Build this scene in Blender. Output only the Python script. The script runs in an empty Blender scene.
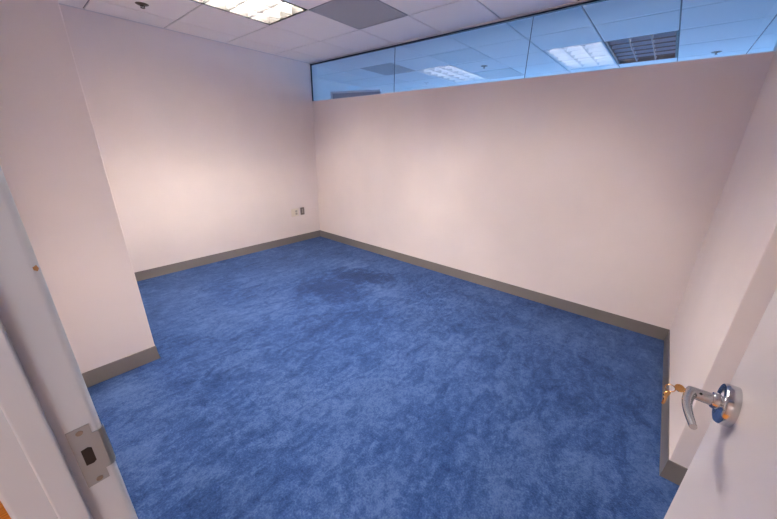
import bpy, bmesh, math
from mathutils import Vector, Matrix

SC = bpy.context.scene
COL = SC.collection
PI = math.pi

# ------------------------------------------------------------------ layout (metres)
H = 2.5585          # ceiling
W = 4.5707          # glass partition length: right wall plane y = W
PX, PY = 2.837, 1.730   # corner of the wall stub on the left
RX = 1.511          # outside corner of the right wall
XA, YA, T = 0.5894, 0.3639, 0.6096   # ceiling grid
HG = 2.0764         # top of the low wall under the glass
NOOK = 5.30
FX0, FX1 = 3.2243, 3.3470    # door frame, room face and hall face
WX0, WX1 = 3.2363, 3.3350    # door wall
JY0, JY1 = 3.609, 4.523      # door opening
NX = -3.9           # far side of the next room

# ------------------------------------------------------------------ materials
def new_mat(name):
    m = bpy.data.materials.new(name)
    m.use_nodes = True
    nt = m.node_tree
    return m, nt, nt.nodes['Principled BSDF']

def plain(name, col, rough=0.6, metal=0.0, spec=0.5, bump=None, coat=0.0):
    m, nt, b = new_mat(name)
    b.inputs['Base Color'].default_value = (*col, 1)
    b.inputs['Roughness'].default_value = rough
    b.inputs['Metallic'].default_value = metal
    b.inputs['Specular IOR Level'].default_value = spec
    b.inputs['Coat Weight'].default_value = coat
    if bump:
        sc, st, dist = bump
        tc = nt.nodes.new('ShaderNodeTexCoord')
        n = nt.nodes.new('ShaderNodeTexNoise')
        n.inputs['Scale'].default_value = sc
        n.inputs['Detail'].default_value = 4
        bp = nt.nodes.new('ShaderNodeBump')
        bp.inputs['Strength'].default_value = st
        bp.inputs['Distance'].default_value = dist
        nt.links.new(tc.outputs['Object'], n.inputs['Vector'])
        nt.links.new(n.outputs['Fac'], bp.inputs['Height'])
        nt.links.new(bp.outputs['Normal'], b.inputs['Normal'])
    return m

def paint(name, col, var=0.03):
    """painted drywall: very faint mottling and roller texture"""
    m, nt, b = new_mat(name)
    L = nt.links.new
    tc = nt.nodes.new('ShaderNodeTexCoord')
    n = nt.nodes.new('ShaderNodeTexNoise'); n.inputs['Scale'].default_value = 1.7; n.inputs['Detail'].default_value = 3
    r = nt.nodes.new('ShaderNodeValToRGB')
    r.color_ramp.elements[0].position = 0.3; r.color_ramp.elements[1].position = 0.7
    r.color_ramp.elements[0].color = (*[c * (1 - var) for c in col], 1)
    r.color_ramp.elements[1].color = (*[min(1, c * (1 + var)) for c in col], 1)
    L(tc.outputs['Object'], n.inputs['Vector']); L(n.outputs['Fac'], r.inputs['Fac'])
    L(r.outputs['Color'], b.inputs['Base Color'])
    n2 = nt.nodes.new('ShaderNodeTexNoise'); n2.inputs['Scale'].default_value = 180; n2.inputs['Detail'].default_value = 2
    bp = nt.nodes.new('ShaderNodeBump'); bp.inputs['Strength'].default_value = 0.08; bp.inputs['Distance'].default_value = 0.002
    L(tc.outputs['Object'], n2.inputs['Vector']); L(n2.outputs['Fac'], bp.inputs['Height'])
    L(bp.outputs['Normal'], b.inputs['Normal'])
    b.inputs['Roughness'].default_value = 0.55
    b.inputs['Specular IOR Level'].default_value = 0.3
    return m

def carpet():
    m, nt, b = new_mat('blue_carpet')
    N = nt.nodes.new; L = nt.links.new
    tc = N('ShaderNodeTexCoord')
    def noise(scale, detail, rough, dist, vec=None):
        n = N('ShaderNodeTexNoise')
        n.inputs['Scale'].default_value = scale; n.inputs['Detail'].default_value = detail
        n.inputs['Roughness'].default_value = rough; n.inputs['Distortion'].default_value = dist
        L(vec or tc.outputs['Object'], n.inputs['Vector'])
        return n.outputs['Fac']
    def math_(op, a, bb):
        n = N('ShaderNodeMath'); n.operation = op
        for k, v in enumerate((a, bb)):
            if isinstance(v, (int, float)): n.inputs[k].default_value = v
            else: L(v, n.inputs[k])
        return n.outputs[0]
    mp = N('ShaderNodeMapping'); mp.inputs['Rotation'].default_value = (0, 0, 0.6)
    mp.inputs['Scale'].default_value = (1.0, 1.9, 1.0)
    L(tc.outputs['Object'], mp.inputs['Vector'])
    big = noise(1.5, 3, 0.55, 0.6)
    mid = noise(5.5, 6, 0.72, 0.9, mp.outputs['Vector'])
    small = noise(26, 5, 0.75, 0.4)
    pile = noise(120, 2, 0.6, 0.0)
    s = math_('ADD', math_('MULTIPLY', big, 0.20), math_('MULTIPLY', mid, 0.34))
    s = math_('ADD', s, math_('MULTIPLY', small, 0.26))
    s = math_('ADD', s, math_('MULTIPLY', pile, 0.20))
    # the worn, soiled patch towards the far corner
    def blob(cx, cy, sx, sy, rot):
        mm = N('ShaderNodeMapping'); mm.vector_type = 'TEXTURE'
        mm.inputs['Location'].default_value = (cx, cy, 0); mm.inputs['Rotation'].default_value = (0, 0, rot)
        mm.inputs['Scale'].default_value = (sx, sy, 1)
        nz = N('ShaderNodeTexNoise'); nz.inputs['Scale'].default_value = 9; nz.inputs['Detail'].default_value = 4
        L(tc.outputs['Object'], nz.inputs['Vector'])
        vs = N('ShaderNodeVectorMath'); vs.operation = 'SCALE'; vs.inputs['Scale'].default_value = 0.5
        L(nz.outputs['Color'], vs.inputs[0])
        va = N('ShaderNodeVectorMath'); va.operation = 'ADD'
        L(tc.outputs['Object'], va.inputs[0]); L(vs.outputs[0], va.inputs[1])
        vb = N('ShaderNodeVectorMath'); vb.operation = 'SUBTRACT'; vb.inputs[1].default_value = (0.25, 0.25, 0.25)
        L(va.outputs[0], vb.inputs[0])
        L(vb.outputs[0], mm.inputs['Vector'])
        sep = N('ShaderNodeVectorMath'); sep.operation = 'MULTIPLY'; sep.inputs[1].default_value = (1, 1, 0)
        L(mm.outputs['Vector'], sep.inputs[0])
        ln = N('ShaderNodeVectorMath'); ln.operation = 'LENGTH'; L(sep.outputs[0], ln.inputs[0])
        mr = N('ShaderNodeMapRange'); mr.interpolation_type = 'SMOOTHSTEP'
        mr.inputs['From Min'].default_value = 0.15; mr.inputs['From Max'].default_value = 1.2
        mr.inputs['To Min'].default_value = 1; mr.inputs['To Max'].default_value = 0
        L(ln.outputs['Value'], mr.inputs['Value'])
        return mr.outputs['Result']
    dark = math_('MAXIMUM', blob(0.78, 1.72, 0.22, 0.52, 0.45), math_('MULTIPLY', blob(1.22, 1.75, 0.34, 0.55, 0.2), 0.75))
    s = math_('SUBTRACT', s, math_('MULTIPLY', dark, 0.165))
    s = math_('ADD', s, math_('MULTIPLY', blob(0.62, 1.25, 0.25, 0.55, 0.5), 0.05))  # lighter patch: sheen on the pile, painted into the colour
    r = N('ShaderNodeValToRGB')
    e = r.color_ramp.elements
    e[0].position = 0.41; e[0].color = (*CARPET_LO, 1)
    e[1].position = 0.585; e[1].color = (*CARPET_HI, 1)
    k = r.color_ramp.elements.new(0.49); k.color = (*CARPET_MID, 1)
    k = r.color_ramp.elements.new(0.28); k.color = (*[c * 0.62 for c in CARPET_LO], 1)
    L(s, r.inputs['Fac']); L(r.outputs['Color'], b.inputs['Base Color'])
    b.inputs['Roughness'].default_value = 0.95
    b.inputs['Specular IOR Level'].default_value = 0.1
    b.inputs['Sheen Weight'].default_value = 0.12
    b.inputs['Sheen Roughness'].default_value = 0.5
    b.inputs['Sheen Tint'].default_value = (0.6, 0.7, 1, 1)
    hsum = math_('ADD', math_('MULTIPLY', pile, 0.5), math_('MULTIPLY', small, 0.7))
    bp = N('ShaderNodeBump'); bp.inputs['Strength'].default_value = 0.6; bp.inputs['Distance'].default_value = 0.012
    L(hsum, bp.inputs['Height']); L(bp.outputs['Normal'], b.inputs['Normal'])
    return m

def wood():
    m, nt, b = new_mat('orange_oak')
    N = nt.nodes.new; L = nt.links.new
    tc = N('ShaderNodeTexCoord')
    mp = N('ShaderNodeMapping'); mp.inputs['Scale'].default_value = (3, 60, 3)
    L(tc.outputs['Object'], mp.inputs['Vector'])
    n = N('ShaderNodeTexNoise'); n.inputs['Scale'].default_value = 2.2; n.inputs['Detail'].default_value = 6; n.inputs['Distortion'].default_value = 0.3
    L(mp.outputs['Vector'], n.inputs['Vector'])
    r = N('ShaderNodeValToRGB')
    r.color_ramp.elements[0].position = 0.3; r.color_ramp.elements[0].color = (0.60, 0.17, 0.010, 1)
    r.color_ramp.elements[1].position = 0.72; r.color_ramp.elements[1].color = (0.92, 0.38, 0.04, 1)
    L(n.outputs['Fac'], r.inputs['Fac']); L(r.outputs['Color'], b.inputs['Base Color'])
    b.inputs['Roughness'].default_value = 0.4
    return m

def emit(name, col, strength):
    m = bpy.data.materials.new(name); m.use_nodes = True
    nt = m.node_tree; nt.nodes.clear()
    e = nt.nodes.new('ShaderNodeEmission'); o = nt.nodes.new('ShaderNodeOutputMaterial')
    e.inputs['Color'].default_value = (*col, 1); e.inputs['Strength'].default_value = strength
    nt.links.new(e.outputs[0], o.inputs['Surface'])
    return m

def glass(name, tint, ior=2.1):
    m = bpy.data.materials.new(name); m.use_nodes = True
    nt = m.node_tree; nt.nodes.clear()
    N = nt.nodes.new; L = nt.links.new
    t = N('ShaderNodeBsdfTransparent'); t.inputs['Color'].default_value = (*tint, 1)
    g = N('ShaderNodeBsdfGlossy'); g.inputs['Roughness'].default_value = 0.0; g.inputs['Color'].default_value = (0.95, 0.98, 1, 1)
    f = N('ShaderNodeFresnel'); f.inputs['IOR'].default_value = ior
    mx = N('ShaderNodeMixShader'); o = N('ShaderNodeOutputMaterial')
    # both faces of the thin pane reflect; count them once, on the face the ray enters
    ge = N('ShaderNodeNewGeometry'); a = N('ShaderNodeMath'); a.operation = 'SUBTRACT'; a.inputs[0].default_value = 1
    L(ge.outputs['Backfacing'], a.inputs[1])
    c = N('ShaderNodeMath'); c.operation = 'MULTIPLY'; c.inputs[1].default_value = 1.8; L(f.outputs[0], c.inputs[0])
    d = N('ShaderNodeMath'); d.operation = 'MULTIPLY'; L(c.outputs[0], d.inputs[0]); L(a.outputs[0], d.inputs[1])
    L(d.outputs[0], mx.inputs['Fac']); L(t.outputs[0], mx.inputs[1]); L(g.outputs[0], mx.inputs[2])
    L(mx.outputs[0], o.inputs['Surface'])
    return m

def perforated(name, base, dot):
    m, nt, b = new_mat(name)
    N = nt.nodes.new; L = nt.links.new
    tc = N('ShaderNodeTexCoord')
    sc = N('ShaderNodeVectorMath'); sc.operation = 'SCALE'; sc.inputs['Scale'].default_value = 110
    L(tc.outputs['Object'], sc.inputs[0])
    fr = N('ShaderNodeVectorMath'); fr.operation = 'FRACTION'; L(sc.outputs[0], fr.inputs[0])
    sb = N('ShaderNodeVectorMath'); sb.operation = 'SUBTRACT'; sb.inputs[1].default_value = (.5, .5, .5); L(fr.outputs[0], sb.inputs[0])
    ml = N('ShaderNodeVectorMath'); ml.operation = 'MULTIPLY'; ml.inputs[1].default_value = (1, 1, 0); L(sb.outputs[0], ml.inputs[0])
    ln = N('ShaderNodeVectorMath'); ln.operation = 'LENGTH'; L(ml.outputs[0], ln.inputs[0])
    r = N('ShaderNodeValToRGB')
    r.color_ramp.elements[0].position = 0.27; r.color_ramp.elements[0].color = (*dot, 1)
    r.color_ramp.elements[1].position = 0.36; r.color_ramp.elements[1].color = (*base, 1)
    L(ln.outputs['Value'], r.inputs['Fac']); L(r.outputs['Color'], b.inputs['Base Color'])
    b.inputs['Roughness'].default_value = 0.6
    return m

CARPET_LO = (0.0085, 0.025, 0.092)
CARPET_MID = (0.0195, 0.049, 0.150)
CARPET_HI = (0.056, 0.098, 0.220)

M = {}
M['wall'] = paint('wall_paint', (0.835, 0.742, 0.708))
M['wall_cool'] = paint('next_room_paint', (0.72, 0.72, 0.72))
M['ceiling'] = plain('ceiling_tile', (0.88, 0.83, 0.81), 0.85, bump=(260, 0.25, 0.002))
M['tee'] = plain('ceiling_grid', (0.16, 0.145, 0.15), 0.6)
M['ledge'] = plain('ceiling_angle', (0.66, 0.63, 0.65), 0.5)
M['carpet'] = carpet()
M['base'] = plain('vinyl_base', (0.170, 0.150, 0.140), 0.34, bump=(90, 0.05, 0.002))
M['frame'] = plain('frame_paint', (0.45, 0.49, 0.545), 0.38, bump=(60, 0.06, 0.002))
M['door'] = plain('door_paint', (0.70, 0.655, 0.655), 0.36, bump=(45, 0.05, 0.002))
M['chip'] = plain('bare_primer', (0.28, 0.14, 0.05), 0.7)
M['wood'] = wood()
M['steel'] = plain('satin_steel', (0.50, 0.50, 0.51), 0.27, 1.0, bump=(300, 0.03, 0.001))
M['chrome'] = plain('polished_steel', (0.60, 0.61, 0.63), 0.14, 1.0)
M['strike'] = plain('dull_steel', (0.27, 0.29, 0.31), 0.5, 0.3, bump=(120, 0.08, 0.001))
M['black'] = plain('black_hole', (0.012, 0.008, 0.007), 0.8)
M['brass'] = plain('brass_key', (0.78, 0.42, 0.15), 0.2, 1.0)
M['ivory'] = plain('ivory_plastic', (0.80, 0.70, 0.58), 0.4)
M['ivory_dark'] = plain('ivory_face', (0.52, 0.45, 0.38), 0.4)
M['bronze'] = plain('brown_plate', (0.20, 0.155, 0.125), 0.45)
M['bronze_light'] = plain('grey_insert', (0.42, 0.36, 0.31), 0.45)
M['gasket'] = plain('dark_channel', (0.020, 0.022, 0.028), 0.5)
M['sill'] = plain('white_cap', (0.80, 0.82, 0.86), 0.4)
M['rim'] = plain('black_air_slot', (0.02, 0.018, 0.018), 0.7)
M['reflector'] = plain('white_reflector', (0.88, 0.88, 0.88), 0.35)
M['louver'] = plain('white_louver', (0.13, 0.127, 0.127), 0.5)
M['louver_metal'] = plain('silver_louver', (0.48, 0.55, 0.63), 0.4, 0.4)
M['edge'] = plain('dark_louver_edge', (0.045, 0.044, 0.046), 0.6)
M['tube'] = emit('lit_tube', (1.0, 0.90, 0.80), 140.0)
M['tube_off'] = plain('unlit_tube', (0.75, 0.78, 0.80), 0.3)
M['vent'] = perforated('perforated_grey', (0.48, 0.475, 0.49), (0.2, 0.2, 0.205))
M['sprk'] = plain('sprinkler_bronze', (0.10, 0.065, 0.045), 0.4, 0.6)
M['glass'] = glass('blue_glass', (0.83, 0.93, 1.0))
M['clear'] = glass('clear_glass', (0.97, 0.985, 0.98), 1.5)
M['joint'] = plain('clear_joint', (0.05, 0.08, 0.12), 0.3)
M['blind'] = plain('blue_blind', (0.22, 0.28, 0.42), 0.5)

# ------------------------------------------------------------------ mesh helpers
def bm_box(bm, x0, x1, y0, y1, z0, z1):
    v = [bm.verts.new((x, y, z)) for z in (z0, z1) for y in (y0, y1) for x in (x0, x1)]
    for q in ((0, 2, 3, 1), (4, 5, 7, 6), (0, 1, 5, 4), (2, 6, 7, 3), (0, 4, 6, 2), (1, 3, 7, 5)):
        bm.faces.new([v[i] for i in q])
    return v

def box(x0, x1, y0, y1, z0, z1, bev=0.0, seg=2):
    bm = bmesh.new(); bm_box(bm, x0, x1, y0, y1, z0, z1)
    if bev:
        bmesh.ops.bevel(bm, geom=list(bm.edges), offset=bev, segments=seg, profile=0.5, affect='EDGES')
    return bm

def bm_tube(bm, path, radii, n=20, caps=True, flat=None):
    """sweep a circle (or ellipse: flat=(a,b) multipliers) along a 3-D path"""
    P = [Vector(p) for p in path]
    if isinstance(radii, (int, float)): radii = [radii] * len(P)
    ref = None; rings = []
    for i, p in enumerate(P):
        t = (P[min(i + 1, len(P) - 1)] - P[max(i - 1, 0)]).normalized()
        if ref is None:
            ref = t.cross(Vector((0, 0, 1)))
            if ref.length < 1e-3: ref = t.cross(Vector((1, 0, 0)))
        ref = (ref - t * ref.dot(t)).normalized()
        b = t.cross(ref)
        fa, fb = flat or (1, 1)
        rings.append([bm.verts.new(p + ref * (radii[i] * fa * math.cos(2 * PI * k / n)) + b * (radii[i] * fb * math.sin(2 * PI * k / n))) for k in range(n)])
    for a, c in zip(rings, rings[1:]):
        for k in range(n):
            bm.faces.new((a[k], a[(k + 1) % n], c[(k + 1) % n], c[k]))
    if caps:
        bm.faces.new(list(reversed(rings[0]))); bm.faces.new(rings[-1])

def tube(path, radii, n=20, caps=True, flat=None):
    bm = bmesh.new(); bm_tube(bm, path, radii, n, caps, flat); return bm

def bm_lathe(bm, prof, mat, n=40):
    """prof: (radius, height) list about local z; mat maps local to world"""
    rings = []
    for r, h in prof:
        if r < 1e-6: rings.append([bm.verts.new(mat @ Vector((0, 0, h)))])
        else: rings.append([bm.verts.new(mat @ Vector((r * math.cos(2 * PI * k / n), r * math.sin(2 * PI * k / n), h))) for k in range(n)])
    for a, c in zip(rings, rings[1:]):
        if len(a) == 1 and len(c) == 1: continue
        for k in range(n):
            k2 = (k + 1) % n
            if len(a) == 1: bm.faces.new((a[0], c[k2], c[k]))
            elif len(c) == 1: bm.faces.new((a[k], a[k2], c[0]))
            else: bm.faces.new((a[k], a[k2], c[k2], c[k]))

def lathe(prof, mat=Matrix.Identity(4), n=40):
    bm = bmesh.new(); bm_lathe(bm, prof, mat, n); return bm

def prism_z(poly, z0, z1):
    """extrude an xy polygon upwards"""
    bm = bmesh.new()
    a = [bm.verts.new((x, y, z0)) for x, y in poly]; b = [bm.verts.new((x, y, z1)) for x, y in poly]
    n = len(poly)
    for k in range(n): bm.faces.new((a[k], a[(k + 1) % n], b[(k + 1) % n], b[k]))
    bm.faces.new(list(reversed(a))); bm.faces.new(b)
    return bm

def obj(name, bm, mat, parent=None, smooth=False):
    bmesh.ops.recalc_face_normals(bm, faces=bm.faces)
    me = bpy.data.meshes.new(name); bm.to_mesh(me); bm.free()
    me.materials.append(mat)
    if smooth:
        for p in me.polygons: p.use_smooth = True
        try: me.set_sharp_from_angle(angle=math.radians(35))
        except Exception: pass
    o = bpy.data.objects.new(name, me); COL.objects.link(o)
    if parent:
        o.parent = parent
        w = Vector((0, 0, 0)); q = parent
        while q: w += q.location; q = q.parent
        me.transform(Matrix.Translation(-w))
    return o

def struct(name, bm, mat, smooth=False):
    o = obj(name, bm, mat, None, smooth); o['kind'] = 'structure'; return o

def empty(name, loc, structure=False):
    o = bpy.data.objects.new(name, None); COL.objects.link(o); o.location = loc
    o.empty_display_size = 0.1
    if structure: o['kind'] = 'structure'
    return o

def tag(o, label, cat, group=None):
    o['label'] = label; o['category'] = cat
    if group: o['group'] = group
    return o

def merge(*bms):
    out = bmesh.new()
    for b in bms:
        me = bpy.data.meshes.new('tmp'); b.to_mesh(me); b.free(); out.from_mesh(me); bpy.data.meshes.remove(me)
    return out

def dup(root, loc):
    r = root.copy(); COL.objects.link(r); r.location = loc
    for ch in list(root.children):
        c = ch.copy(); COL.objects.link(c); c.parent = r
        for g in ch.children:
            d = g.copy(); COL.objects.link(d); d.parent = c
    return r

# ------------------------------------------------------------------ floor, walls
floor = struct('floor', box(-0.06, 3.285, -0.06, NOOK + .06, -0.05, 0.0), M['carpet'])
struct('floor.001', box(NX - .1, -0.06, -0.8, 7.6, -0.05, 0.0), M['carpet'])
struct('floor.002', box(3.285, 5.0, -0.3, 7.6, -0.05, 0.0), M['wood'])

struct('wall_left', box(-0.02, PX + .05, -0.12, 0.0, 0, H + .2), M['wall'])
struct('wall_near', box(PX, WX1, -0.12, PY, 0, H + .2, 0.003), M['wall'])      # the wall stub by the door
struct('wall_far', box(-0.12, 0.0, -0.12, W + .06, 0, HG - .006), M['wall'])    # low wall under the glass
struct('wall_right', box(-0.12, RX, W, NOOK + .12, 0, H + .2, 0.003), M['wall'])
struct('wall_back', box(RX - .02, WX1, NOOK, NOOK + .12, 0, H + .2), M['wall'])
dw = merge(box(WX0, WX1, PY - .02, JY0 - .045, 0, H + .2), box(WX0, WX1, JY1 + .045, JY1 + .085, 0, H + .2), box(WX0, WX1, NOOK - .06, NOOK + .05, 0, H + .2),
           box(WX0, WX1, JY1 + .085, NOOK - .06, 0, .10), box(WX0, WX1, JY1 + .085, NOOK - .06, 2.085, H + .2),
           box(WX0, WX1, JY0 - .045, JY1 + .045, 2.085, H + .2))
struct('wall_door', dw, M['wall'])
struct('added_sidelight', box(WX0 + .045, WX0 + .051, JY1 + .085, NOOK - .06, .10, 2.085), M['clear'])   # unseen sidelight, added to let hall light onto the return wall

# ------------------------------------------------------------------ vinyl cove base, mitred
def base_seg(a, b, prev, nxt):
    prof = [(0.0, 0.1048), (0.0035, 0.1040), (0.0042, 0.100), (0.0045, 0.062), (0.0060, 0.048), (0.0070, 0.030), (0.0090, 0.014), (0.0110, 0.0030), (0.0110, 0.0), (0.0, 0.0)]
    a = Vector((*a, 0)); b = Vector((*b, 0)); d = (b - a).normalized(); n = Vector((-d.y, d.x, 0))
    def mit(q, other, sign):
        if other is None: return Vector((0, 0, 0))
        o = Vector((*other, 0)); e = (o - q).normalized() if sign > 0 else (q - o).normalized()
        n2 = Vector((-e.y, e.x, 0)); m = n + n2
        return m / m.dot(n) - n
    ma = mit(a, prev, -1); mb = mit(b, nxt, 1)
    bm = bmesh.new(); ra = []; rb = []
    for off, z in prof:
        off += 0.0004
        ra.append(bm.verts.new(a + (n + ma) * off + Vector((0, 0, z)))); rb.append(bm.verts.new(b + (n + mb) * off + Vector((0, 0, z))))
    for k in range(len(prof) - 1): bm.faces.new((ra[k], rb[k], rb[k + 1], ra[k + 1]))
    bm.faces.new(ra); bm.faces.new(list(reversed(rb)))
    return bm

PT = [(RX, NOOK), (RX, W), (0, W), (0, 0), (PX, 0), (PX, PY), (WX0, PY), (WX0, JY0 - .055)]
segn = {0: 'baseboard_return', 1: 'baseboard_right', 2: 'baseboard_far', 3: 'baseboard_left', 5: 'baseboard_near'}
for k, nm in segn.items():
    struct(nm, base_seg(PT[k], PT[k + 1], PT[k - 1] if k else None, PT[k + 2]), M['base'], smooth=True)
struct('baseboard_near.001', base_seg(PT[4], PT[5], PT[3], PT[6]), M['base'], smooth=True)

# ------------------------------------------------------------------ suspended ceilings
def grid_ceiling(name, x0, x1, y0, y1, holes):
    """lay-in tiles with a recessed reveal between them; holes = set of (i, j) cells left open"""
    g = 0.006
    bm = bmesh.new()
    i0 = math.floor((x0 - XA) / T); i1 = math.ceil((x1 - XA) / T)
    j0 = math.floor((y0 - YA) / T); j1 = math.ceil((y1 - YA) / T)
    for i in range(i0, i1):
        for j in range(j0, j1):
            if (i, j) in holes: continue
            a, b = max(x0, XA + i * T + g), min(x1, XA + (i + 1) * T - g)
            c, d = max(y0, YA + j * T + g), min(y1, YA + (j + 1) * T - g)
            if b - a < .012 or d - c < .012: continue
            t = box(a, b, c, d, H, H + .016, 0.0025, 1)
            me = bpy.data.meshes.new('t'); t.to_mesh(me); t.free(); bm.from_mesh(me); bpy.data.meshes.remove(me)
    c = struct(name, bm, M['ceiling'])
    # the tees, coloured dark to paint the shadow line in the reveal
    tb = bmesh.new(); tw = 0.012
    for i in range(i0, i1 + 1):
        x = XA + i * T
        if x < x0 or x > x1: continue
        js = j0
        for j in range(j0, j1):
            if (i, j) in holes and (i - 1, j) in holes: continue
            bm_box(tb, x - tw, x + tw, max(y0, YA + j * T), min(y1, YA + (j + 1) * T), H + .009, H + .03)
    for j in range(j0, j1 + 1):
        y = YA + j * T
        if y < y0 or y > y1: continue
        for i in range(i0, i1):
            if (i, j) in holes and (i, j - 1) in holes: continue
            bm_box(tb, max(x0, XA + i * T), min(x1, XA + (i + 1) * T), y - tw, y + tw, H + .0095, H + .03)
    obj('ceiling_grid', tb, M['tee'], c)
    return c

OUR_HOLES = {(1, 1), (2, 1), (1, 4), (2, 4), (0, 2)}
# our fixtures: x 1.199..2.418, y .9735..1.583 and y 2.802..3.412 ; vent cell (0,2)
ceil_main = grid_ceiling('ceiling', 0.0, WX0, 0.0, NOOK, OUR_HOLES)
NEXT_HOLES = {(-4, 5), (-5, 5), (-3, 0), (-5, 2)}
ceil_next = grid_ceiling('ceiling.001', NX, -0.0, -0.8, 7.6, NEXT_HOLES)
struct('ceiling.002', box(WX1, 5.0, -0.3, 7.6, H, H + .1), M['ceiling'])
# perimeter angles
struct('trim_1', box(0.02, PX, 0.0, 0.018, H - .004, H + .001), M['ledge'])
struct('trim_2', box(0.012, 0.030, 0.018, W, H - .008, H + .001), M['ledge'])

# ------------------------------------------------------------------ glass strip above the low wall
win = empty('window_1', (0, 0, HG), True)
obj('head_channel', box(-0.022, 0.012, 0.0, W, H - .020, H + .004, .001, 1), M['gasket'], win)
obj('side_channel', box(-0.012, 0.006, 0.0, 0.010, HG, H - .020), M['gasket'], win)
obj('sill_cap', box(-0.12, 0.0, 0.0, W + .0, HG - .006, HG, .001, 1), M['sill'], win)
joints = (1.560, 3.073)
ys = (0.010, *joints, W)
for k in range(3):
    obj('pane', box(-0.011, -0.001, ys[k] + .0022, ys[k + 1] - .0022, HG, H - .020), M['glass'], win)
for y in joints:
    obj('joint', box(-0.010, -0.002, y - .0020, y + .0020, HG, H - .020), M['joint'], win)

# ------------------------------------------------------------------ recessed louvred fluorescent lights
def troffer(lit, louver_mat, nx, ny):
    """2 x 4 ft troffer, origin at the middle of its opening in the ceiling plane; long side along x"""
    L_, W_ = 2 * T, T
    root = empty('ceiling_light', (0, 0, 0))
    # black air slot round the louvre
    rim = bmesh.new(); e = 0.0035; s = 0.020
    X, Y = L_ / 2 - e, W_ / 2 - e
    for a, b, c, d in ((-X, X, -Y, -Y + s), (-X, X, Y - s, Y), (-X, -X + s, -Y + s, Y - s), (X - s, X, -Y + s, Y - s)):
        bm_box(rim, a, b, c, d, 0.0015, 0.062)
    obj('frame', rim, M['rim'], root)
    X -= s; Y -= s
    # open-bottomed white housing
    hs = bmesh.new()
    for a, b, c, d, z0, z1 in ((-X, X, -Y - .004, -Y, .062, .16), (-X, X, Y, Y + .004, .062, .16), (-X - .004, -X, -Y - .004, Y + .004, .062, .16),
                               (X, X + .004, -Y - .004, Y + .004, .062, .16), (-X - .004, X + .004, -Y - .004, Y + .004, .16, .165)):
        bm_box(hs, a, b, c, d, z0, z1)
    obj('reflector', hs, M['reflector'], root)
    lv = bmesh.new(); z0, z1 = .012, .082
    def blade(px, py, ax):
        # parabolic blade: broad at the top, thin at the bottom
        w0, w1 = .0045, .011
        if ax == 'x':
            P = [(-X, py - w0, z0), (X, py - w0, z0), (X, py + w0, z0), (-X, py + w0, z0), (-X, py - w1, z1), (X, py - w1, z1), (X, py + w1, z1), (-X, py + w1, z1)]
        else:
            P = [(px - w0, -Y, z0), (px + w0, -Y, z0), (px + w0, Y, z0), (px - w0, Y, z0), (px - w1, -Y, z1), (px + w1, -Y, z1), (px + w1, Y, z1), (px - w1, Y, z1)]
        v = [lv.verts.new(p) for p in P]
        for q in ((0, 3, 2, 1), (4, 5, 6, 7), (0, 1, 5, 4), (1, 2, 6, 5), (2, 3, 7, 6), (3, 0, 4, 7)): lv.faces.new([v[i] for i in q])
    for k in range(1, ny): blade(0, -Y + 2 * Y * k / ny, 'x')
    for k in range(1, nx): blade(-X + 2 * X * k / nx, 0, 'y')
    obj('louver', lv, louver_mat, root)
    le = bmesh.new(); ew = .0050
    for k in range(1, ny): bm_box(le, -X, X, -Y + 2 * Y * k / ny - ew, -Y + 2 * Y * k / ny + ew, .0012, .014)
    for k in range(1, nx): bm_box(le, -X + 2 * X * k / nx - ew, -X + 2 * X * k / nx + ew, -Y, Y, .0015, .0135)
    obj('louver_edge', le, M['edge'], root)
    for k in range(3):
        y = -Y + 2 * Y * (k + .5) / 3
        obj('lamp_tube', tube([(-X + .02, y, .112), (X - .02, y, .112)], 0.0145, 12), M['tube'] if lit else M['tube_off'], root, smooth=True)
    return root

def cell_mid(i0, j0, ni=2, nj=1):
    return (XA + (i0 + ni / 2) * T, YA + (j0 + nj / 2) * T, H)

t1 = troffer(True, M['louver'], 6, 3); t1.location = cell_mid(1, 1)
tag(t1, 'lit white louvred fluorescent light at the top edge of the photo', 'ceiling light', 'lit fluorescent lights in the office ceiling')
t2 = dup(t1, cell_mid(1, 4))
tag(t2, 'lit louvred fluorescent light seen only as a reflection in the glass strip', 'ceiling light', 'lit fluorescent lights in the office ceiling')
t3 = troffer(False, M['louver_metal'], 6, 3); t3.location = cell_mid(-5, 5)
tag(t3, 'unlit dark-rimmed louvred light beyond the blue glass, at the right of the strip', 'ceiling light')

# ------------------------------------------------------------------ perforated return-air panels
def vent():
    root = empty('ceiling_vent', (0, 0, 0))
    h = T / 2 - .0045
    obj('panel', box(-h + .012, h - .012, -h + .012, h - .012, .001, .012), M['vent'], root)
    fr = bmesh.new()
    for a, b, c, d in ((-h, h, -h, -h + .012), (-h, h, h - .012, h), (-h, -h + .012, -h + .012, h - .012), (h - .012, h, -h + .012, h - .012)):
        bm_box(fr, a, b, c, d, -.001, .014)
    obj('frame', fr, M['vent_rim'], root)
    return root
M['vent_rim'] = plain('grey_rim', (0.42, 0.415, 0.43), 0.5)
v1 = vent(); v1.location = cell_mid(0, 2, 1)
tag(v1, 'grey perforated square ceiling panel beside the lit light in the office', 'vent')
v2 = dup(v1, cell_mid(-3, 0, 1))
tag(v2, 'grey square ceiling panel beyond the glass, at the left end of the strip', 'vent')
v3 = dup(v1, cell_mid(-5, 2, 1))
tag(v3, 'grey square ceiling panel beyond the middle pane, just right of the reflected light', 'vent')

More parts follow.
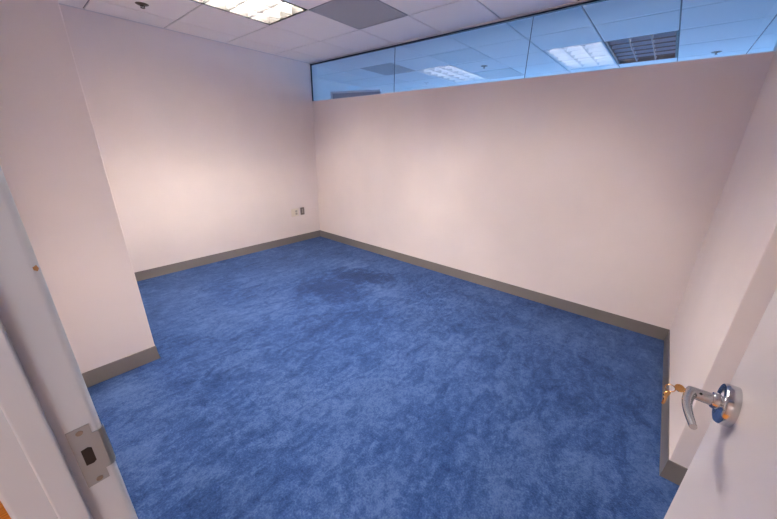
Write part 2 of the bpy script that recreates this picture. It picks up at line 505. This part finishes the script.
# ------------------------------------------------------------------ sprinkler heads
def sprinkler():
    root = empty('fire_sprinkler', (0, 0, 0))
    obj('escutcheon', lathe([(0.0, -.010), (.018, -.010), (.040, -.005), (.048, -.001), (.048, 0.0)], n=32), M['sprk'], root, True)
    b = lathe([(0.0, -.018), (.007, -.018), (.010, -.014), (.012, -.009), (.013, 0.0), (.013, .02), (0, .02)], n=20)
    bm_tube(b, [(.012, 0, -.009), (.016, 0, -.016), (.006, 0, -.026)], .003, 8)
    bm_tube(b, [(-.012, 0, -.009), (-.016, 0, -.016), (-.006, 0, -.026)], .003, 8)
    obj('body', b, M['sprk'], root, True)
    obj('deflector', lathe([(0.0, -.029), (.017, -.029), (.017, -.027), (.006, -.025), (0, -.024)], n=24), M['sprk'], root, True)
    return root
s1 = sprinkler(); s1.location = (2.127, 0.568, H)
tag(s1, 'dark sprinkler head in the office ceiling, near the top left', 'sprinkler')
s2 = dup(s1, (-1.53, 1.94, H))
tag(s2, 'small sprinkler head beyond the middle of the blue glass', 'sprinkler')
s3 = dup(s1, (-2.39, 4.36, H))
tag(s3, 'small sprinkler head beyond the blue glass at the far right', 'sprinkler')

# ------------------------------------------------------------------ wall outlets
def outlet(cx, cz):
    root = empty('wall_outlet', (cx, 0.0, cz))
    obj('cover_plate', box(cx - .066, cx + .066, 0.0, .006, cz - .060, cz + .060, .003, 2), M['ivory'], root, True)
    rx = cx - .020
    for dz in (.020, -.020):
        r = obj('receptacle', box(rx - .019, rx + .019, .005, .0085, cz + dz - .016, cz + dz + .016, .004, 2), M['ivory_dark'], root, True)
        s = bmesh.new()
        bm_box(s, rx - .008, rx - .0055, .008, .0089, cz + dz - .004, cz + dz + .006)
        bm_box(s, rx + .0055, rx + .008, .008, .0089, cz + dz - .004, cz + dz + .006)
        bm_box(s, rx - .0025, rx + .0025, .008, .0089, cz + dz - .012, cz + dz - .007)
        obj('slots', s, M['black'], r)
    obj('screw', lathe([(0, .0075), (.003, .0075), (.004, .006)], Matrix.Translation((rx, 0, cz)) @ Matrix.Rotation(-PI / 2, 4, 'X'), 12), M['bronze'], root)
    return root
tag(outlet(0.458, 0.473), 'wide ivory outlet plate low on the left wall near the corner', 'outlet')
jk = empty('wall_jack', (0.325, 0, .478))
obj('cover_plate', box(.289, .361, 0, .006, .420, .536, .003, 2), M['bronze'], jk, True)
obj('insert', box(.312, .334, .005, .009, .446, .516, .002, 2), M['bronze_light'], jk, True)
tag(jk, 'narrow brown jack plate with pale insert beside the ivory outlet', 'jack')

# ------------------------------------------------------------------ hollow metal door frame (trim_3) with strike plate
def arc(cx, cy, r, a0, a1, n=6):
    return [(cx + r * math.cos(a0 + (a1 - a0) * k / n), cy + r * math.sin(a0 + (a1 - a0) * k / n)) for k in range(n + 1)]

def jamb_poly(flip=False):
    y = JY0; r = .007; st = .016
    P = [(FX0, y - .050)]
    P += arc(FX0 + .010, y - .010, .010, PI, PI / 2, 14)
    P += [(FX0 + .0505, y)]
    P += arc(FX0 + .0505 + .003, y + st - .003, .003, PI, PI / 2, 6)
    P += arc(FX0 + .0815 - .003, y + st - .003, .003, PI / 2, 0, 6)
    P += [(FX0 + .0815, y)]
    P += arc(FX1 - r, y - r, r, PI / 2, 0)
    P += [(FX1, y - .050)]
    if flip: P = [(x, JY0 + JY1 - yy) for x, yy in reversed(P)]
    return P
fr = empty('trim_3', (FX0, JY0, 0), True)
obj('jamb', prism_z(jamb_poly(), 0, 2.04), M['frame'], fr)
obj('jamb', prism_z(jamb_poly(True), 0, 2.04), M['frame'], fr)
hd = merge(box(FX0, FX1, JY0 - .05, JY1 + .05, 2.04, 2.09, .004, 2), box(FX0 + .0505, FX0 + .0815, JY0 + .016, JY1 - .016, 2.024, 2.04))
obj('head', hd, M['frame'], fr)
# strike plate lying flush in the rabbet, T shaped, its lip bent round the frame corner
ST = JY0 + .0014
def plate(poly, y0, y1):
    bm = bmesh.new()
    a = [bm.verts.new((x, y0, z)) for x, z in poly]; b = [bm.verts.new((x, y1, z)) for x, z in poly]
    n = len(poly)
    for k in range(n): bm.faces.new((a[k], a[(k + 1) % n], b[(k + 1) % n], b[k]))
    bm.faces.new(a); bm.faces.new(list(reversed(b)))
    return bm
zc = 1.0018
pl = plate([(3.2650, zc + .0605), (3.2372, zc + .0605), (3.2372, zc + .041), (3.2300, zc + .041), (3.2300, zc - .039), (3.2372, zc - .039),
            (3.2372, zc - .0605), (3.2650, zc - .0605)], JY0 + .0002, ST)
sp = obj('strike_plate', pl, M['strike'], fr)
sp['label'] = 'dull grey steel strike plate'
lip = bmesh.new()
ap = [(3.2305, ST), (3.2262, ST - .0015), (3.2235, ST - .0055), (3.2222, ST - .012)]
for z0, z1 in ((zc - .039, zc + .041),):
    A = [lip.verts.new((x, y, z0)) for x, y in ap]; B = [lip.verts.new((x, y, z1)) for x, y in ap]
    for k in range(len(ap) - 1): lip.faces.new((A[k], A[k + 1], B[k + 1], B[k]))
bmesh.ops.solidify(lip, geom=lip.faces[:], thickness=0.0012)
obj('lip', lip, M['strike'], sp, True)
ho = plate([(3.2570, zc + .017), (3.2480, zc + .0185), (3.2440, zc + .015), (3.2440, zc - .013), (3.2480, zc - .0165), (3.2570, zc - .0155)], ST, ST + .0004)
obj('latch_hole', ho, M['black'], sp)
for sx, sz in ((3.2508, zc + .0505), (3.2490, zc - .0530)):
    mt = Matrix.Translation((sx, ST, sz)) @ Matrix.Rotation(-PI / 2, 4, 'X')
    sc = obj('screw', lathe([(0, .0002), (.0028, .0003), (.0042, .0008), (.0046, .0002), (.0046, 0)], mt, 20), M['screw'] if 'screw' in M else M['bronze'], sp, True)
# nicks in the paint
ch = plate([(3.2310, 1.3325), (3.2268, 1.3345), (3.2255, 1.3300), (3.2275, 1.3262), (3.2308, 1.3285)], JY0 - .0025, JY0 + .0004)
obj('paint_chip', ch, M['chip'], fr)

# ------------------------------------------------------------------ open door leaf with lever handle
DX, DY = 2.329, 4.441
HX, HZ = 2.408, 1.022
dr = empty('door_1', (3.220, DY, 0), True)
obj('leaf', box(DX, 3.2195, DY, DY + .0445, .012, 2.028, .0015, 2), M['door'], dr)
hdl = empty('door_handle', (HX, DY, HZ)); hdl.parent = dr; hdl.location = Vector((HX, DY, HZ)) - dr.location
hdl['label'] = 'satin steel lever handle with round rose'
out = Matrix.Translation((HX, DY, HZ)) @ Matrix.Rotation(PI / 2, 4, 'X')      # local z points out of the door (-y)
obj('rose', lathe([(.0412, 0), (.0412, .0150), (.0400, .0185), (.0385, .0205), (.0200, .0205), (.0185, .0215), (0, .0215)], out, 64), M['chrome'], hdl, True)
obj('collar', lathe([(.0165, .0200), (.0165, .0300), (.0155, .0315), (0, .0315)], out, 40), M['chrome'], hdl, True)
yo = DY - .060
lp = [(HX, DY - .030, HZ), (HX, DY - .048, HZ)]
lp += [(HX + .012 * (1 - math.cos(a)), DY - .051 - .014 * math.sin(a), HZ) for a in (.35, .7, 1.05, 1.3)]
lp += [(HX + .020, DY - .0670, HZ), (HX + .036, DY - .0695, HZ), (HX + .052, DY - .0705, HZ), (HX + .070, DY - .0700, HZ), (HX + .088, DY - .0682, HZ), (HX + .106, DY - .0655, HZ), (HX + .117, DY - .0638, HZ)]
rr = [.0115, .0115, .0112, .0108, .0104, .0100, .0092, .0085, .0078, .0072, .0067, .0062, .0058]
obj('lever', tube(lp, rr, 28, True), M['steel'], hdl, True)
obj('lever_hub', tube([(HX, DY - .0300, HZ), (HX, DY - .0620, HZ), (HX, DY - .0680, HZ), (HX, DY - .0705, HZ)], [.0124, .0118, .0110, .0070], 28), M['steel'], hdl, True)
obj('set_hole', lathe([(0, .0002), (.0024, .0002), (.0024, -.001)], Matrix.Translation((HX + .0086, DY - .050, HZ + .0086)) @ Matrix.Rotation(math.radians(42), 4, 'Y'), 12), M['black'], hdl)

# keys: one in the lever's lock, a second hanging from the ring
def key_mesh(bow_r, blade_len):
    """key in its local xz plane: bow centred on the origin, blade towards -z"""
    bm = bmesh.new(); th = .0011
    poly = [(bow_r * math.cos(a) * 1.05, bow_r * math.sin(a)) for a in [PI * 1.5 + .35 + (2 * PI - .7) * k / 22 for k in range(23)]]
    w = .0038
    bl = [(-w, -bow_r - .003), (-w, -bow_r - blade_len + .004), (0, -bow_r - blade_len)]
    z = -bow_r - blade_len + .003; k = 0
    while z < -bow_r - .006:
        bl.append((w * (.35 if k % 2 else 1), z)); z += .003; k += 1
    bl.append((w, -bow_r - .003))
    poly = poly + bl
    a = [bm.verts.new((x, -th, z)) for x, z in poly]; b = [bm.verts.new((x, th, z)) for x, z in poly]
    n = len(poly)
    for k in range(n): bm.faces.new((a[k], a[(k + 1) % n], b[(k + 1) % n], b[k]))
    bm.faces.new(a); bm.faces.new(list(reversed(b)))
    bmesh.ops.triangulate(bm, faces=bm.faces[:])
    return bm
KY = DY - .0705
k1 = key_mesh(.0085, .016)
# blade (-z) must point to +y (into the door): rotate about x, then roll about the key's own axis
Rk = Matrix.Rotation(math.radians(25), 4, 'Y') @ Matrix.Rotation(PI / 2, 4, 'X')
k1.transform(Matrix.Translation((HX, KY - .0100, HZ - .001)) @ Rk)
ka = obj('key', k1, M['brass']); tag(ka, 'brass key stuck in the end of the lever handle', 'key')
ring_c = Vector((HX, KY - .0235, HZ - .009))
rg = tube([ring_c + Vector((0, .0085 * math.cos(a), .0085 * math.sin(a))) for a in [2 * PI * k / 28 for k in range(29)]], .0010, 8, False)
ko = obj('key_ring', rg, M['brass'], None, True); tag(ko, 'thin ring joining the two brass keys at the lever handle', 'key ring')
k2 = key_mesh(.0080, .022)
k2.transform(Matrix.Translation((HX, KY - .0250, HZ - .0245)) @ Matrix.Rotation(math.radians(-40), 4, 'Z'))
kb = obj('key', k2, M['brass']); tag(kb, 'brass key hanging from the ring below the lever handle', 'key')

# ------------------------------------------------------------------ next room behind the glass, hall behind the camera
struct('wall_next', merge(box(NX - .1, NX, -0.8, 7.6, 0, .85), box(NX - .1, NX, -0.8, 7.6, 2.35, H + .2),
                          box(NX - .1, NX, -0.8, -0.3, .85, 2.35), box(NX - .1, NX, 6.6, 7.6, .85, 2.35)), M['wall_cool'])
struct('wall_next.001', box(NX, -.12, -0.9, -0.8, 0, H + .2), M['wall_cool'])
struct('wall_next.002', box(NX, -.12, 7.6, 7.7, 0, H + .2), M['wall_cool'])
struct('wall_next.003', box(-.12, -.02, -0.9, -.0, 0, H + .2), M['wall_cool'])
struct('wall_next.004', box(-.12, -.02, W + .06, 7.7, 0, H + .2), M['wall_cool'])
struct('wall_hall', box(5.0, 5.1, -.3, 7.6, 0, H + .2), M['wall'])
struct('wall_hall.001', box(WX1, 5.0, -.4, -.3, 0, H + .2), M['wall'])
struct('wall_hall.002', box(WX1, 5.0, 7.6, 7.7, 0, H + .2), M['wall'])
struct('wall_hall.003', box(WX0, WX1, NOOK + .05, 7.6, 0, H + .2), M['wall'])

# tall panel standing just behind the left end of the glass
pa = Vector((-0.165, 0.235, 0)); pb = Vector((-0.405, 0.995, 0))
pn = empty('partition_panel', pa)
def slab(a, b, th, z0, z1, name, m):
    d = (b - a).normalized(); n = Vector((-d.y, d.x, 0)) * th / 2
    obj(name, prism_z([((a + n).x, (a + n).y), ((b + n).x, (b + n).y), ((b - n).x, (b - n).y), ((a - n).x, (a - n).y)], z0, z1), m, pn)
dd = (pb - pa).normalized()
slab(pa + dd * .03, pb, .03, 0.0, 2.175, 'panel', M['blind'])
slab(pa, pb, .04, 2.175, 2.200, 'top_rail', M['sill'])
slab(pa, pa + dd * .03, .04, 0.0, 2.175, 'end_post', M['sill'])
tag(pn, 'dark panel with a white top rail just behind the left end of the glass strip', 'panel')

# ------------------------------------------------------------------ light
w = bpy.data.worlds.new('daylight'); SC.world = w; w.use_nodes = True
bg = w.node_tree.nodes['Background']
bg.inputs['Color'].default_value = (0.30, 0.58, 1.0, 1); bg.inputs['Strength'].default_value = 3.9

pl_ = bpy.data.lights.new('window_portal', 'AREA'); pl_.shape = 'RECTANGLE'; pl_.size = 6.9; pl_.size_y = 1.5
pl_.cycles.is_portal = True
po = bpy.data.objects.new('window_portal', pl_); COL.objects.link(po)
po.location = (NX - .05, 3.15, 1.6); po.rotation_euler = (PI / 2, 0, -PI / 2)

hl = bpy.data.lights.new('hall_fill', 'AREA'); hl.shape = 'RECTANGLE'; hl.size = 0.6; hl.size_y = 1.2  # unseen lamp, added to brighten the jamb and the return wall
hl.energy = 29; hl.color = (.90, .95, 1.0)
ho_ = bpy.data.objects.new('hall_fill', hl); COL.objects.link(ho_)
ho_.location = (4.55, 5.2, H - .01)

# ------------------------------------------------------------------ camera (fitted to the photograph)
cd = bpy.data.cameras.new('camera'); co = bpy.data.objects.new('camera', cd); COL.objects.link(co)
F = 314.413
cd.sensor_fit = 'HORIZONTAL'; cd.sensor_width = 36.0; cd.lens = F / 777 * 36.0
cd.clip_start = 0.02
yaw, pit, rol = 3.8382, -0.3513, 0.0200
fw = Vector((math.cos(yaw) * math.cos(pit), math.sin(yaw) * math.cos(pit), math.sin(pit)))
r = fw.cross(Vector((0, 0, 1))).normalized(); u = r.cross(fw)
r2 = r * math.cos(rol) + u * math.sin(rol); u2 = -r * math.sin(rol) + u * math.cos(rol)
mw = Matrix((r2, u2, -fw)).transposed().to_4x4(); mw.translation = Vector((3.223, 4.2263, 1.4972))
co.matrix_world = mw
SC.camera = co

SC.view_settings.view_transform = 'Standard'
SC.view_settings.look = 'None'
SC.view_settings.gamma = 1.0
SC.view_settings.use_curve_mapping = False
SC.view_settings.exposure = 0.70
try:
    SC.cycles.use_denoising = True
    SC.cycles.max_bounces = 10; SC.cycles.diffuse_bounces = 6; SC.cycles.transparent_max_bounces = 12
    SC.cycles.sample_clamp_indirect = 20.0
    SC.cycles.caustics_reflective = False; SC.cycles.caustics_refractive = False
except Exception:
    pass
